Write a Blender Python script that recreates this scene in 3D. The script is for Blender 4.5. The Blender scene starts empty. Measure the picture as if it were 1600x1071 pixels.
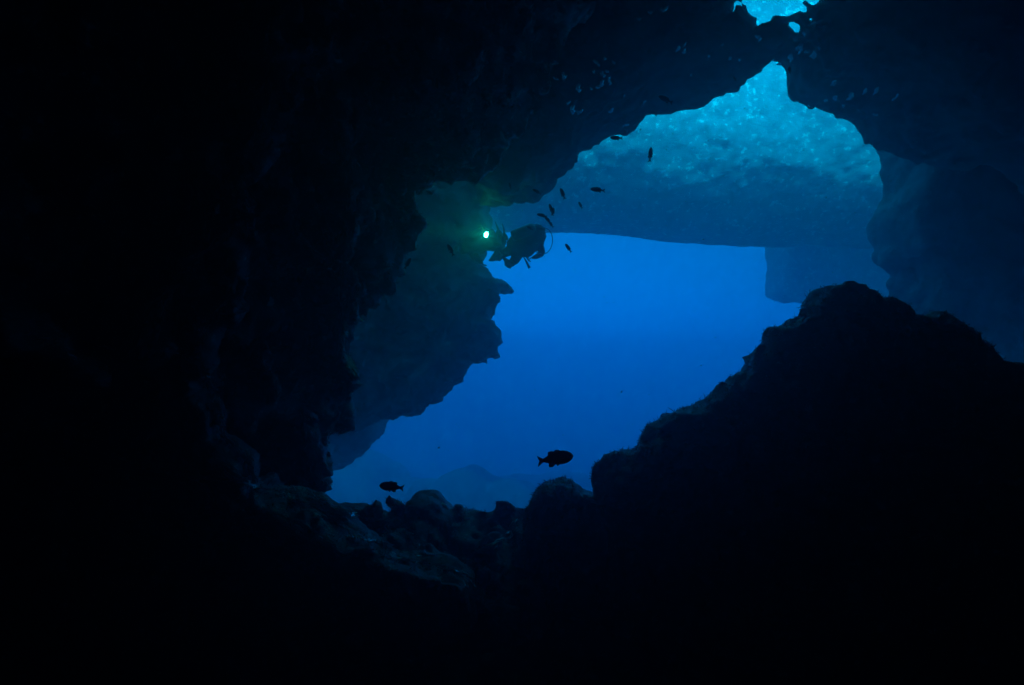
import bpy, bmesh, math, random
import numpy as np
from mathutils import Vector, Matrix

random.seed(7)
S = bpy.context.scene
R = math.radians

# ------------------------------------------------------------------ camera
F = 900.0                                   # focal length in pixels of the 1600 px wide photograph
cam_d = bpy.data.cameras.new('camera')
cam_d.sensor_width = 36.0
cam_d.lens = 36.0 * F / 1600.0
cam_d.clip_start = 0.05
cam_d.clip_end = 500
cam = bpy.data.objects.new('camera', cam_d)
cam.rotation_euler = (R(90), 0, 0)
S.collection.objects.link(cam)
S.camera = cam

# ------------------------------------------------------------------ world: daylight sky filtered by sea water
SUN_EL, SUN_AZ = R(53), R(188)              # azimuth 180 = behind the camera, light travels towards +Y
W = bpy.data.worlds.new("World"); S.world = W; W.use_nodes = True
nt = W.node_tree; nt.nodes.clear()
out = nt.nodes.new('ShaderNodeOutputWorld'); bg = nt.nodes.new('ShaderNodeBackground')
sky = nt.nodes.new('ShaderNodeTexSky'); sky.sky_type = 'NISHITA'; sky.sun_disc = False
sky.sun_elevation = SUN_EL; sky.sun_rotation = SUN_AZ
tc = nt.nodes.new('ShaderNodeTexCoord'); sx = nt.nodes.new('ShaderNodeSeparateXYZ')
mr = nt.nodes.new('ShaderNodeMapRange'); mr.inputs['From Min'].default_value = -1; mr.inputs['From Max'].default_value = 1
ramp = nt.nodes.new('ShaderNodeValToRGB')
WR = [(0.0, (0, .003, .012, 1)), (0.34, (0, .007, .035, 1)), (0.42, (0, .045, .28, 1)), (0.50, (0, .088, .44, 1)),
      (0.57, (0, .18, .64, 1)), (1.0, (0, .62, .95, 1))]
el = ramp.color_ramp.elements
for i, (p, c) in enumerate(WR):
    e = el[i] if i < 2 else el.new(p)
    e.position = p; e.color = c
for i, (p, c) in enumerate(WR):
    el[i].position = p; el[i].color = c
hs = nt.nodes.new('ShaderNodeRGBToBW')
mx = nt.nodes.new('ShaderNodeMix'); mx.data_type = 'RGBA'; mx.blend_type = 'MULTIPLY'; mx.inputs[0].default_value = 1
L = nt.links.new
L(tc.outputs['Generated'], sx.inputs[0]); L(sx.outputs['Z'], mr.inputs['Value']); L(mr.outputs[0], ramp.inputs[0])
L(sky.outputs[0], hs.inputs[0]); L(hs.outputs[0], mx.inputs[6]); L(ramp.outputs[0], mx.inputs[7])
L(mx.outputs[2], bg.inputs[0]); bg.inputs[1].default_value = 0.15
L(bg.outputs[0], out.inputs[0])

# ------------------------------------------------------------------ sun, already filtered to cyan by the water above
sd = bpy.data.lights.new('sun', 'SUN'); sd.energy = 3.8; sd.angle = R(0.5); sd.color = (0.0, 0.62, 1.0)
so = bpy.data.objects.new('sun', sd); S.collection.objects.link(so)
sun_dir = Vector((math.sin(SUN_AZ) * math.cos(SUN_EL), math.cos(SUN_AZ) * math.cos(SUN_EL), math.sin(SUN_EL)))
so.rotation_euler = sun_dir.to_track_quat('Z', 'Y').to_euler()

S.view_settings.view_transform = 'Standard'
S.view_settings.look = 'None'
S.view_settings.exposure = 2.32
S.view_settings.gamma = 1.0
S.render.engine = 'CYCLES'
cy = S.cycles
cy.use_denoising = True; cy.use_adaptive_sampling = False
cy.use_guiding = True; cy.use_surface_guiding = True; cy.use_volume_guiding = True; cy.guiding_training_samples = 24
cy.max_bounces = 6; cy.diffuse_bounces = 2; cy.glossy_bounces = 2; cy.volume_bounces = 2
cy.sample_clamp_indirect = 4.0

# ------------------------------------------------------------------ helpers
def at(px, py, Y):
    """world point seen at pixel (px, py) of the 1600x1071 photograph, Y metres away"""
    return Vector(((px - 800) / F * Y, Y, (535.5 - py) / F * Y))

def tag(o, label=None, cat=None, group=None, kind=None):
    if label: o['label'] = label
    if cat: o['category'] = cat
    if group: o['group'] = group
    if kind: o['kind'] = kind
    return o

def link_mesh(name, verts, faces, mat, parent=None, smooth=False):
    me = bpy.data.meshes.new(name)
    me.from_pydata([tuple(v) for v in verts], [], [tuple(f) for f in faces])
    me.update()
    if smooth:
        me.polygons.foreach_set('use_smooth', [True] * len(me.polygons))
    me.materials.append(mat)
    o = bpy.data.objects.new(name, me); S.collection.objects.link(o)
    if parent is not None: o.parent = parent
    return o

def np_mesh(name, V, Q, mat, smooth=True):
    me = bpy.data.meshes.new(name)
    n = len(Q); k = Q.shape[1]
    me.vertices.add(len(V)); me.vertices.foreach_set('co', V.astype(np.float32).ravel())
    me.loops.add(n * k); me.loops.foreach_set('vertex_index', Q.astype(np.int32).ravel())
    me.polygons.add(n); me.polygons.foreach_set('loop_start', np.arange(0, n * k, k, dtype=np.int32))
    me.update(calc_edges=True); me.validate()
    if smooth: me.polygons.foreach_set('use_smooth', np.ones(len(me.polygons), dtype=bool))
    me.materials.append(mat)
    o = bpy.data.objects.new(name, me); S.collection.objects.link(o)
    return o

# lattice value noise
_rng = np.random.default_rng(11)
_LAT = _rng.random((64, 64, 64)).astype(np.float32) * 2 - 1
def vnoise(x, y, z):
    xi = np.floor(x).astype(np.int64); yi = np.floor(y).astype(np.int64); zi = np.floor(z).astype(np.int64)
    fx = x - xi; fy = y - yi; fz = z - zi
    fx = fx * fx * (3 - 2 * fx); fy = fy * fy * (3 - 2 * fy); fz = fz * fz * (3 - 2 * fz)
    x0, y0, z0 = xi & 63, yi & 63, zi & 63; x1, y1, z1 = (xi + 1) & 63, (yi + 1) & 63, (zi + 1) & 63
    def lp(a, b, t): return a + (b - a) * t
    return lp(lp(lp(_LAT[x0, y0, z0], _LAT[x1, y0, z0], fx), lp(_LAT[x0, y1, z0], _LAT[x1, y1, z0], fx), fy),
              lp(lp(_LAT[x0, y0, z1], _LAT[x1, y0, z1], fx), lp(_LAT[x0, y1, z1], _LAT[x1, y1, z1], fx), fy), fz)

def rocknoise(x, y, z, octs, seed=0.0):
    """octs: list of (size, amplitude, ridged?)"""
    r = np.zeros_like(x)
    for i, (s, a, rg) in enumerate(octs):
        k = seed + 13.7 * (i + 1)
        # rotate the lattice a little each octave so no grid direction shows
        c, sn = math.cos(0.6 + i), math.sin(0.6 + i)
        X = (c * x - sn * y) / s + k; Y = (sn * x + c * y) / s - k; Z = z / s + 0.31 * (x / s) + 2 * k
        n = vnoise(X, Y, Z)
        if rg: n = 1 - 2.6 * np.abs(n)
        r += a * n
    return r

def poly_dist(X, Z, P):
    """signed distance (negative inside) from points to polygon P, all 2-D"""
    P = np.asarray(P, float); d = np.full(X.shape, 1e9); ins = np.zeros(X.shape, bool)
    for i in range(len(P)):
        ax, az = P[i]; bx, bz = P[(i + 1) % len(P)]
        ex, ez = bx - ax, bz - az
        wx, wz = X - ax, Z - az
        t = np.clip((wx * ex + wz * ez) / (ex * ex + ez * ez + 1e-12), 0, 1)
        d = np.minimum(d, (wx - ex * t) ** 2 + (wz - ez * t) ** 2)
        c = (az > Z) != (bz > Z)
        ins ^= c & (X < (bx - ax) * (Z - az) / (bz - az + 1e-12) + ax)
    d = np.sqrt(d)
    return np.where(ins, -d, d)

def axis(*segs):
    """piecewise spacing: (start, stop, step), ..."""
    a = [np.arange(s, e, st) for s, e, st in segs]
    return np.append(np.concatenate(a), segs[-1][1])

def surface_nets(D, xs, ys, zs):
    """D (nx,ny,nz) negative = solid. returns V, quads"""
    sgn = D < 0
    c = sgn[:-1, :-1, :-1].astype(np.int8)
    n = np.zeros_like(c)
    for i in (0, 1):
        for j in (0, 1):
            for k in (0, 1):
                n += sgn[i:D.shape[0] - 1 + i, j:D.shape[1] - 1 + j, k:D.shape[2] - 1 + k]
    act = (n > 0) & (n < 8)
    ci, cj, ck = np.nonzero(act)
    idx = np.full(act.shape, -1, np.int64); idx[ci, cj, ck] = np.arange(len(ci))
    acc = np.zeros((len(ci), 3)); cnt = np.zeros(len(ci))
    ax = [xs, ys, zs]
    for a in range(3):
        for p in (0, 1):
            for q in (0, 1):
                o = [0, 0, 0]; b = [x for x in range(3) if x != a]
                o[b[0]] = p; o[b[1]] = q
                i0, j0, k0 = ci + o[0], cj + o[1], ck + o[2]
                e = [0, 0, 0]; e[a] = 1
                d0 = D[i0, j0, k0]; d1 = D[i0 + e[0], j0 + e[1], k0 + e[2]]
                m = (d0 < 0) != (d1 < 0)
                t = np.where(m, d0 / np.where(m, d0 - d1, 1), 0)
                P = [xs[i0], ys[j0], zs[k0]]
                base = ax[a]; I = (i0, j0, k0)[a]
                P[a] = base[I] + t * (base[I + 1] - base[I])
                for c3 in range(3): acc[:, c3] += np.where(m, P[c3], 0)
                cnt += m
    V = acc / cnt[:, None]
    Q = []
    for a in range(3):
        sl0 = [slice(None)] * 3; sl1 = [slice(None)] * 3
        sl0[a] = slice(0, -1); sl1[a] = slice(1, None)
        b, c_ = [x for x in range(3) if x != a]
        sl0[b] = slice(1, -1); sl1[b] = slice(1, -1); sl0[c_] = slice(1, -1); sl1[c_] = slice(1, -1)
        s0 = sgn[tuple(sl0)]; s1 = sgn[tuple(sl1)]
        for flip, m in ((False, s0 & ~s1), (True, ~s0 & s1)):
            I = list(np.nonzero(m)); I[b] = I[b] + 1; I[c_] = I[c_] + 1
            def cell(db, dc):
                J = [I[0].copy(), I[1].copy(), I[2].copy()]
                J[b] -= db; J[c_] -= dc
                return idx[J[0], J[1], J[2]]
            q = np.stack([cell(1, 1), cell(0, 1), cell(0, 0), cell(1, 0)], 1)
            if a == 1: q = q[:, ::-1]
            if flip: q = q[:, ::-1]
            Q.append(q)
    Q = np.concatenate(Q)
    Q = Q[(Q >= 0).all(1)]
    return V, Q

def sdf_mesh(name, xs, ys, zs, base, octs, seed, mat, band=None, min_cluster=True):
    """base(X,Y,Z) broadcastable -> distance; noise added near the surface only"""
    X, Y, Z = xs[:, None, None], ys[None, :, None], zs[None, None, :]
    D = np.ascontiguousarray(np.broadcast_to(base(X, Y, Z), (len(xs), len(ys), len(zs)))).astype(np.float32)
    amp = sum(abs(a) * (1.7 if rg else 1) for s, a, rg in octs)
    m = np.abs(D) < (amp + 0.1)
    I, J, K = np.nonzero(m)
    D[I, J, K] += rocknoise(xs[I], ys[J], zs[K], octs, seed).astype(np.float32)
    # close the solid at the box
    for s in ((0, slice(None), slice(None)), (-1, slice(None), slice(None)), (slice(None), 0, slice(None)),
              (slice(None), -1, slice(None)), (slice(None), slice(None), 0), (slice(None), slice(None), -1)):
        D[s] = np.maximum(D[s], 0.02)
    V, Q = surface_nets(D, xs, ys, zs)
    # drop loose crumbs: keep the biggest connected piece
    par = np.arange(len(V))
    lab = par.copy()
    for _ in range(200):
        mn = lab[Q].min(1); new = lab.copy()
        for k in range(4): np.minimum.at(new, Q[:, k], mn)
        new = new[new]
        if (new == lab).all(): break
        lab = new
    u, cn = np.unique(lab[Q[:, 0]], return_counts=True)
    big = u[cn >= max(cn.max() * 0.02, 1)] if not min_cluster else u[[cn.argmax()]]
    Q = Q[np.isin(lab[Q[:, 0]], big)]
    used = np.zeros(len(V), bool); used[Q.ravel()] = True
    remap = np.cumsum(used) - 1
    return np_mesh(name, V[used], remap[Q], mat)

def px_poly(pts, Y, tilt=0.0):
    """outline in metres on the (tilted) plane Y + tilt*x"""
    r = []
    for px, py in pts:
        yy = Y / (1 - tilt * (px - 800) / F)
        p = at(px, py, yy); r.append((p.x, p.z))
    return r

def slab(poly, Yc, T, r, tilt=0.0, lean=0.0):
    """distance function of an outline given real thickness 2T and rounded rims of radius r"""
    def f(X, Y, Z):
        d2 = poly_dist(X[:, 0, :] + 0 * Z[:, 0, :], Z[:, 0, :] + 0 * X[:, 0, :], poly)[:, None, :]
        dy = np.abs(Y - (Yc + tilt * X + lean * Z)) - T
        a = d2 + r; b = dy + r
        return np.sqrt(np.maximum(a, 0) ** 2 + np.maximum(b, 0) ** 2) + np.minimum(np.maximum(a, b), 0) - r
    return f

def smin(a, b, k):
    h = np.clip(0.5 + 0.5 * (b - a) / k, 0, 1)
    return b + (a - b) * h - k * h * (1 - h)

# ------------------------------------------------------------------ materials
def rock_mat(name, c1, c2, scale, bump=0.5, spots=None, rough=0.9, bdist=0.05, spec=0.15):
    m = bpy.data.materials.new(name); m.use_nodes = True
    t = m.node_tree; N = t.nodes; b = N['Principled BSDF']; b.inputs['Roughness'].default_value = rough
    b.inputs['Specular IOR Level'].default_value = spec
    g = N.new('ShaderNodeNewGeometry')
    n1 = N.new('ShaderNodeTexNoise'); n1.inputs['Scale'].default_value = scale; n1.inputs['Detail'].default_value = 8
    n1.inputs['Roughness'].default_value = 0.65
    rp = N.new('ShaderNodeValToRGB'); rp.color_ramp.elements[0].position = 0.35; rp.color_ramp.elements[1].position = 0.68
    rp.color_ramp.elements[0].color = (*c1, 1); rp.color_ramp.elements[1].color = (*c2, 1)
    t.links.new(g.outputs['Position'], n1.inputs['Vector']); t.links.new(n1.outputs['Fac'], rp.inputs[0])
    col = rp.outputs[0]
    if spots:
        v = N.new('ShaderNodeTexNoise'); v.inputs['Scale'].default_value = spots[1]; v.inputs['Detail'].default_value = 5
        v.inputs['Roughness'].default_value = 0.7
        t.links.new(g.outputs['Position'], v.inputs['Vector'])
        r2 = N.new('ShaderNodeValToRGB'); r2.color_ramp.elements[0].position = spots[2]; r2.color_ramp.elements[1].position = spots[2] + .06
        mix = N.new('ShaderNodeMix'); mix.data_type = 'RGBA'
        t.links.new(v.outputs['Fac'], r2.inputs[0]); t.links.new(r2.outputs[0], mix.inputs[0])
        t.links.new(col, mix.inputs[6]); mix.inputs[7].default_value = (*spots[0], 1); col = mix.outputs[2]
    t.links.new(col, b.inputs['Base Color'])
    n2 = N.new('ShaderNodeTexNoise'); n2.inputs['Scale'].default_value = scale * 6; n2.inputs['Detail'].default_value = 9
    n2.inputs['Roughness'].default_value = 0.7
    t.links.new(g.outputs['Position'], n2.inputs['Vector'])
    bp = N.new('ShaderNodeBump'); bp.inputs['Strength'].default_value = bump; bp.inputs['Distance'].default_value = bdist
    t.links.new(n2.outputs['Fac'], bp.inputs['Height']); t.links.new(bp.outputs[0], b.inputs['Normal'])
    return m

def plain(name, c, rough=0.6, metal=0.0, emit=None, es=0, noise=None):
    m = bpy.data.materials.new(name); m.use_nodes = True
    N = m.node_tree.nodes; b = N['Principled BSDF']
    b.inputs['Base Color'].default_value = (*c, 1); b.inputs['Roughness'].default_value = rough
    b.inputs['Metallic'].default_value = metal
    if emit:
        b.inputs['Emission Color'].default_value = (*emit, 1); b.inputs['Emission Strength'].default_value = es
    else:
        n = N.new('ShaderNodeTexNoise'); n.inputs['Scale'].default_value = noise or 30
        rp = N.new('ShaderNodeValToRGB')
        rp.color_ramp.elements[0].color = (*[v * .7 for v in c], 1); rp.color_ramp.elements[1].color = (*[min(1, v * 1.25) for v in c], 1)
        m.node_tree.links.new(n.outputs['Fac'], rp.inputs[0]); m.node_tree.links.new(rp.outputs[0], b.inputs['Base Color'])
    return m

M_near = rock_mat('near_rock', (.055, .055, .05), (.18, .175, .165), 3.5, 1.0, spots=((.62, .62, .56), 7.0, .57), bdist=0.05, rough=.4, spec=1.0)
M_mid = rock_mat('mid_rock', (.09, .095, .10), (.22, .23, .23), 1.1, 0.8, bdist=0.08)
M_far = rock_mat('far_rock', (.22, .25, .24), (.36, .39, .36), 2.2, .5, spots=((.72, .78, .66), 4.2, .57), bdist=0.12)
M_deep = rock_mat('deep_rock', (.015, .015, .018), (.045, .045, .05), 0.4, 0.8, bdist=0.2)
M_sand = rock_mat('sand', (.06, .06, .05), (.14, .13, .11), 0.3, 0.4)

# ------------------------------------------------------------------ the cave the camera sits in
Y0 = 6.0
OPEN = [(508, 788), (510, 752), (527, 722), (518, 708), (522, 690), (545, 668), (556, 650), (553, 625), (548, 590), (551, 550),
        (562, 515), (575, 490), (600, 455), (628, 432), (645, 395), (656, 345), (650, 322), (655, 302), (690, 296), (740, 284), (772, 268),
        (800, 240), (832, 205), (848, 165), (858, 125), (880, 85), (905, 62), (925, 30), (945, -10), (975, -120),
        (1150, -230), (1450, -260), (1690, -120), (1790, 150), (1780, 420), (1700, 560), (1640, 600), (1500, 700),
        (1250, 800), (1050, 800), (900, 795), (820, 788), (770, 793), (725, 790), (700, 784), (688, 776), (660, 772), (640, 776), (632, 788), (600, 790), (570, 783), (540, 782)]
P_open = px_poly(OPEN, Y0)

def wall_f(x, y, z):
    """bare tunnel distance at single points (arrays)"""
    d2 = poly_dist(x, z, P_open)
    return np.minimum((np.where(y < Y0, np.minimum(0.44 * (Y0 - y), 2.6), 0.8 * (y - Y0)) - d2) * 0.85, y + 2.5)
def on_wall(px, py, off=.08):
    """where the line of sight through a pixel first meets the bare tunnel wall"""
    Y = np.linspace(1.2, 7.4, 1200)
    x = (px - 800) / F * Y; z = (535.5 - py) / F * Y
    f = wall_f(x, Y, z); k = np.nonzero(f < 0)[0]
    y = (Y[k[0]] if len(k) else 5.6) - off
    return np.array([(px - 800) / F * y, y, (535.5 - py) / F * y])
RIDGES = [  # picture points of each rib of rock, radius in metres
    ([(425, 20), (416, 110), (413, 150), (404, 195), (390, 220), (378, 240), (371, 265), (369, 295), (374, 330), (375, 368), (368, 394), (357, 408), (354, 430), (359, 447), (350, 470), (330, 490), (312, 520), (303, 560)], .15),
    ([(500, 70), (462, 125), (444, 175), (424, 200), (410, 240)], .09),
    ([(368, 345), (350, 366), (330, 385), (300, 405), (287, 422), (278, 442), (258, 462), (245, 480), (238, 520), (222, 560)], .12),
    ([(322, 320), (317, 350), (325, 375)], .07), ([(296, 460), (303, 500), (309, 545)], .08),
    ([(536, 200), (545, 290), (547, 340), (541, 362), (537, 400), (546, 430), (553, 452), (545, 476), (535, 502), (530, 525), (529, 548), (542, 568), (551, 600)], .10),
    ([(508, 350), (520, 385), (530, 420), (533, 455), (527, 490), (524, 520), (530, 545)], .07),
    ([(455, 368), (478, 376), (492, 396), (515, 420)], .07),
    ([(470, 640), (484, 685), (491, 715), (493, 738), (499, 758)], .10),
    ([(400, 545), (418, 572), (430, 605), (432, 650)], .08),
    ([(20, 520), (75, 530), (110, 560), (145, 578)], .09), ([(150, 540), (182, 548), (215, 556)], .08),
    ([(185, 712), (240, 735), (300, 742), (355, 752), (405, 762), (455, 778), (500, 797), (530, 820), (556, 842), (600, 852)], .09),
    ([(300, 742), (335, 775), (372, 800), (400, 832), (440, 850)], .08),
    ([(310, 712), (345, 728), (380, 752)], .07),
    ([(420, 800), (470, 822), (500, 850), (540, 870)], .07),
    ([(600, 872), (650, 880), (690, 886), (730, 905), (745, 930)], .06),
    ([(835, 795), (810, 815), (790, 836), (750, 860)], .07),
    ([(455, 740), (480, 770), (520, 800), (580, 812)], .07),
]
RP = []
for pts, rad in RIDGES:
    rad *= 1.15; w = [on_wall(*p, rad * .9) for p in pts]
    for a, b in zip(w[:-1], w[1:]): RP.append((a, b, rad))
def ridge_f(D, xs, ys, zs):
    """adds the ribs, each only inside its own small box"""
    for a, b, rad in RP:
        lo = np.minimum(a, b) - rad - .35; hi = np.maximum(a, b) + rad + .35
        sl = [slice(np.searchsorted(ax_, l), np.searchsorted(ax_, h)) for ax_, l, h in zip((xs, ys, zs), lo, hi)]
        X = xs[sl[0]][:, None, None]; Y = ys[sl[1]][None, :, None]; Z = zs[sl[2]][None, None, :]
        ab = b - a; t = np.clip(((X - a[0]) * ab[0] + (Y - a[1]) * ab[1] + (Z - a[2]) * ab[2]) / (ab @ ab + 1e-9), 0, 1)
        d = np.sqrt((X - a[0] - t * ab[0]) ** 2 + (Y - a[1] - t * ab[1]) ** 2 + (Z - a[2] - t * ab[2]) ** 2) - rad
        D[tuple(sl)] = smin(D[tuple(sl)], d, .05)
    return D
def cave_f(X, Y, Z):
    d2 = poly_dist(X[:, 0, :] + 0 * Z[:, 0, :], Z[:, 0, :] + 0 * X[:, 0, :], P_open)[:, None, :]
    e = np.where(Y < Y0, np.minimum(0.44 * (Y0 - Y), 2.6), 0.8 * (Y - Y0))
    d = (e - d2) * 0.85
    d = np.maximum(d, -(Y + 2.5))           # placeholder so the back closes below
    d = np.minimum(d, Y + 2.5)              # rock behind y = -2.5
    d = np.maximum(d, Y - 9.3)
    return ridge_f(np.array(np.broadcast_to(d, (X.shape[0], Y.shape[1], Z.shape[2]))), X.ravel(), Y.ravel(), Z.ravel())
xs = axis((-9, -5.6, .3), (-5.6, -3.4, .09), (-3.4, 1.3, .036), (1.3, 5.4, .08), (5.4, 11, .3))
ys = axis((-4, 2.4, .25), (2.4, 3.6, .08), (3.6, 6.7, .042), (6.7, 7.5, .1), (7.5, 9.6, .22))
zs = axis((-7, -3.4, .3), (-3.4, -2.6, .08), (-2.6, 3.5, .036), (3.5, 4.2, .1), (4.2, 10, .3))
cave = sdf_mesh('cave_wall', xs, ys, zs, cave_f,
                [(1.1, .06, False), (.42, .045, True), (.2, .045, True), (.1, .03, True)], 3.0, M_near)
tag(cave, kind='structure')

# ------------------------------------------------------------------ boulders and mounds in the cave mouth
def rock(name, pts, Yc, T, r, step, octs, seed, mat, tilt=0.0, lean=0.0, pad=.35, extra=None, keep=True, Yp=None):
    P = px_poly(pts, Yp or Yc, tilt)
    ax = [p[0] for p in P]; az = [p[1] for p in P]
    ylo = Yc - T - pad + min(tilt * min(ax), tilt * max(ax)) + min(lean * min(az), lean * max(az))
    yhi = Yc + T + pad + max(tilt * min(ax), tilt * max(ax)) + max(lean * min(az), lean * max(az))
    xs = np.arange(min(ax) - pad, max(ax) + pad, step); zs = np.arange(min(az) - pad, max(az) + pad, step)
    ys = np.arange(ylo, yhi, step)
    f = slab(P, Yc, T, r, tilt, lean)
    g = (lambda X, Y, Z: extra(f(X, Y, Z), X, Y, Z)) if extra else f
    return sdf_mesh(name, xs, ys, zs, g, octs, seed, mat, min_cluster=keep)  # Yp: distance of the rim that is seen

NEAR_OCT = [(.6, .05, False), (.25, .03, True), (.11, .024, True), (.06, .014, False)]
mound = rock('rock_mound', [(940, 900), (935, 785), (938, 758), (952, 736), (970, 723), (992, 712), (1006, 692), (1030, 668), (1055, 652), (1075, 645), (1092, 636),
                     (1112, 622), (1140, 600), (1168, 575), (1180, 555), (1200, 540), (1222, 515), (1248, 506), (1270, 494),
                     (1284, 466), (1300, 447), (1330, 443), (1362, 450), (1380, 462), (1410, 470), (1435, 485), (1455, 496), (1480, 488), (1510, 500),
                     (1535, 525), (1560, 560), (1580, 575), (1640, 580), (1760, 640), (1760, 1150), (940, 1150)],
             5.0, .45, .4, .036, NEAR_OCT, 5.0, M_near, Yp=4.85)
tag(mound, 'big black rock mound rising to a rounded peak right of the blue opening', 'rock')
bo = rock('boulder', [(800, 900), (815, 840), (826, 800), (833, 775), (850, 757), (872, 747), (893, 748), (912, 762), (935, 775), (952, 785), (970, 830), (975, 900)],
          5.3, .4, .34, .032, NEAR_OCT, 8.0, M_near)
tag(bo, 'rounded dark boulder in the middle of the cave lip below the big fish', 'boulder')
bo0 = rock('boulder', [(625, 860), (634, 800), (638, 782), (648, 773), (668, 771), (684, 774), (694, 786), (708, 800), (720, 860)], 5.95, .35, .2, .028, [(.25, .02, True), (.11, .015, True), (.06, .01, False)], 8.5, M_near)
tag(bo0, 'small flat topped rock standing on the cave lip right of the left small fish', 'boulder')
bo2 = rock('boulder', [(555, 900), (575, 862), (592, 838), (612, 828), (632, 832), (648, 846), (660, 866), (690, 980), (540, 980)],
           5.1, .3, .2, .028, NEAR_OCT, 9.0, M_near)
tag(bo2, 'small boulder on the floor with a pale lit right shoulder', 'boulder')
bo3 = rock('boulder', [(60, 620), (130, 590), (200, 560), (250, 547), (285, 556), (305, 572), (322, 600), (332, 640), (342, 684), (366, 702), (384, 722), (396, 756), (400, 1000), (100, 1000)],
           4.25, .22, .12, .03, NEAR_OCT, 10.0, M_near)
tag(bo3, 'big shouldered boulder at the lower left with a thin lit right edge', 'boulder')
ledge = rock('rock_ledge', [(180, 720), (230, 735), (330, 742), (400, 752), (450, 775), (500, 792), (540, 815), (575, 842), (620, 872), (700, 884), (735, 900), (760, 960), (600, 1080), (100, 1000)],
             4.75, .4, .2, .032, NEAR_OCT, 12.0, M_near, tilt=.12)
tag(ledge, 'low ragged rock ledge running from the left wall down across the floor', 'rock')

# ------------------------------------------------------------------ the ceiling beyond the cave mouth, with its skylight
CEIL = [(300, 700), (560, 60), (690, 200), (735, 268), (762, 316), (792, 331), (835, 318), (868, 296), (892, 264), (930, 230), (962, 212), (985, 192), (1015, 177), (1060, 168),
        (1128, 164), (1150, 152), (1166, 130), (1180, 117), (1198, 109), (1218, 110), (1222, 138), (1232, 166), (1258, 172), (1300, 186), (1334, 205),
        (1352, 228), (1390, 248), (1440, 258), (1500, 264), (1560, 256), (1600, 290), (1750, 450), (2300, 560), (2300, -380), (0, -380), (0, 700)]
HOLE = [(1138, 17), (1160, 4), (1165, -60), (1330, -60), (1302, -5), (1276, 3), (1262, 17), (1243, 30), (1241, 40), (1250, 56), (1238, 50), (1226, 38), (1210, 33), (1190, 30), (1165, 24)]
HOLE2 = [(1270, 36), (1288, 34), (1294, 42), (1286, 50), (1276, 50), (1282, 43)]
YC = 10.5
P_hole = px_poly(HOLE, YC); P_hole2 = px_poly(HOLE2, YC)
def cut_holes(d, X, Y, Z):
    for P, (hx, hy) in ((P_hole, (1215, 20)), (P_hole2, (1282, 42))):
        kx, kz = (hx - 800) / F, (535.5 - hy) / F
        XX = X - kx * (Y - YC); ZZ = Z - kz * (Y - YC)
        m = (XX > 2) & (XX < 7) & (ZZ > 3.5) & (ZZ < 7.5)
        XX, ZZ, m = np.broadcast_arrays(XX, ZZ, m)
        h = np.full(m.shape, 5.0); h[m] = poly_dist(XX[m], ZZ[m], P)
        h[m] += vnoise(XX[m] / .16, 3 + ZZ[m] / .16, 0 * XX[m]) * .2 + vnoise(XX[m] / .4, ZZ[m] / .4, 7 + 0 * XX[m]) * .12
        d = np.maximum(d, (.07 if P is P_hole else .16) - h)
    return d
ceil = rock('cave_ceiling', CEIL, YC, 1.7, .8, .075,
            [(1.6, .14, False), (.6, .07, True), (.27, .05, True), (.15, .03, False)], 21.0, M_mid, extra=cut_holes, Yp=11.65)
tag(ceil, kind='structure')

MID_OCT = [(1.8, .12, False), (.8, .09, True), (.35, .06, True), (.17, .03, False)]
pillar = rock('rock_pillar', [(1386, 150), (1388, 250), (1394, 275), (1392, 300), (1380, 325), (1374, 345), (1378, 385), (1384, 408), (1402, 425), (1404, 470), (1410, 700), (1500, 1100), (2300, 1100), (2300, 100)],
              15.2, 1.0, .3, .1, [(1.8, .08, False), (.8, .05, True), (.35, .05, True), (.17, .03, False)], 31.0, M_mid, tilt=-.12, Yp=15.6)
tag(pillar, 'broad hazy rock pillar standing under the ceiling behind the right mound', 'rock pillar')

left = rock('rock_outcrop', [(640, 40), (745, 120), (765, 330), (768, 370), (756, 415), (776, 434), (802, 446), (798, 455), (784, 462), (777, 478), (770, 500), (780, 512), (786, 535), (787, 562),
                     (765, 566), (742, 570), (733, 584), (718, 600), (700, 612), (672, 628), (650, 640), (622, 646), (598, 643), (590, 655), (560, 670), (300, 700), (200, 400), (300, 0)],
            15.4, .8, .3, .075, [(1.8, .12, False), (.8, .06, True), (.36, .08, True), (.17, .05, True)], 41.0, M_mid, Yp=15.7)
tag(left, 'dark blue ragged rock outcrop behind the left cave edge below the divers', 'rock outcrop')
left2 = rock('rock_outcrop', [(560, 560), (604, 645), (596, 668), (584, 692), (560, 706), (530, 722), (400, 800), (200, 600)],
             20, 1.8, .9, .12, [(1.8, .16, False), (.8, .14, True), (.35, .08, True)], 43.0, M_mid)
tag(left2, 'smaller fainter rock spur under the dark outcrop at the left cave edge', 'rock outcrop')

# ------------------------------------------------------------------ sunlit far wall and the deep ground
FARP = [(560, 200), (600, 352), (760, 356), (830, 362), (930, 367), (1010, 371), (1075, 376), (1150, 381), (1205, 386), (1300, 392), (1450, 400), (1700, 410), (1700, -140), (560, -140)]
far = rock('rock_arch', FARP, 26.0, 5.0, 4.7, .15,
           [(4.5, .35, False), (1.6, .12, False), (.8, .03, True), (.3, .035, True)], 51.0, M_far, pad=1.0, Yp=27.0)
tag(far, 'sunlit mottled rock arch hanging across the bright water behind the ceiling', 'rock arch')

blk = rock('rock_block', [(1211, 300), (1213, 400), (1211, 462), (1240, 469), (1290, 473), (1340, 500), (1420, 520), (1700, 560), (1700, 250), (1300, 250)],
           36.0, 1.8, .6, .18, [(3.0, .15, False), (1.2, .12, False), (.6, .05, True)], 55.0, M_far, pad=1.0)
tag(blk, 'hazy square cornered rock block hanging below the right end of the arch', 'rock')

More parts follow.
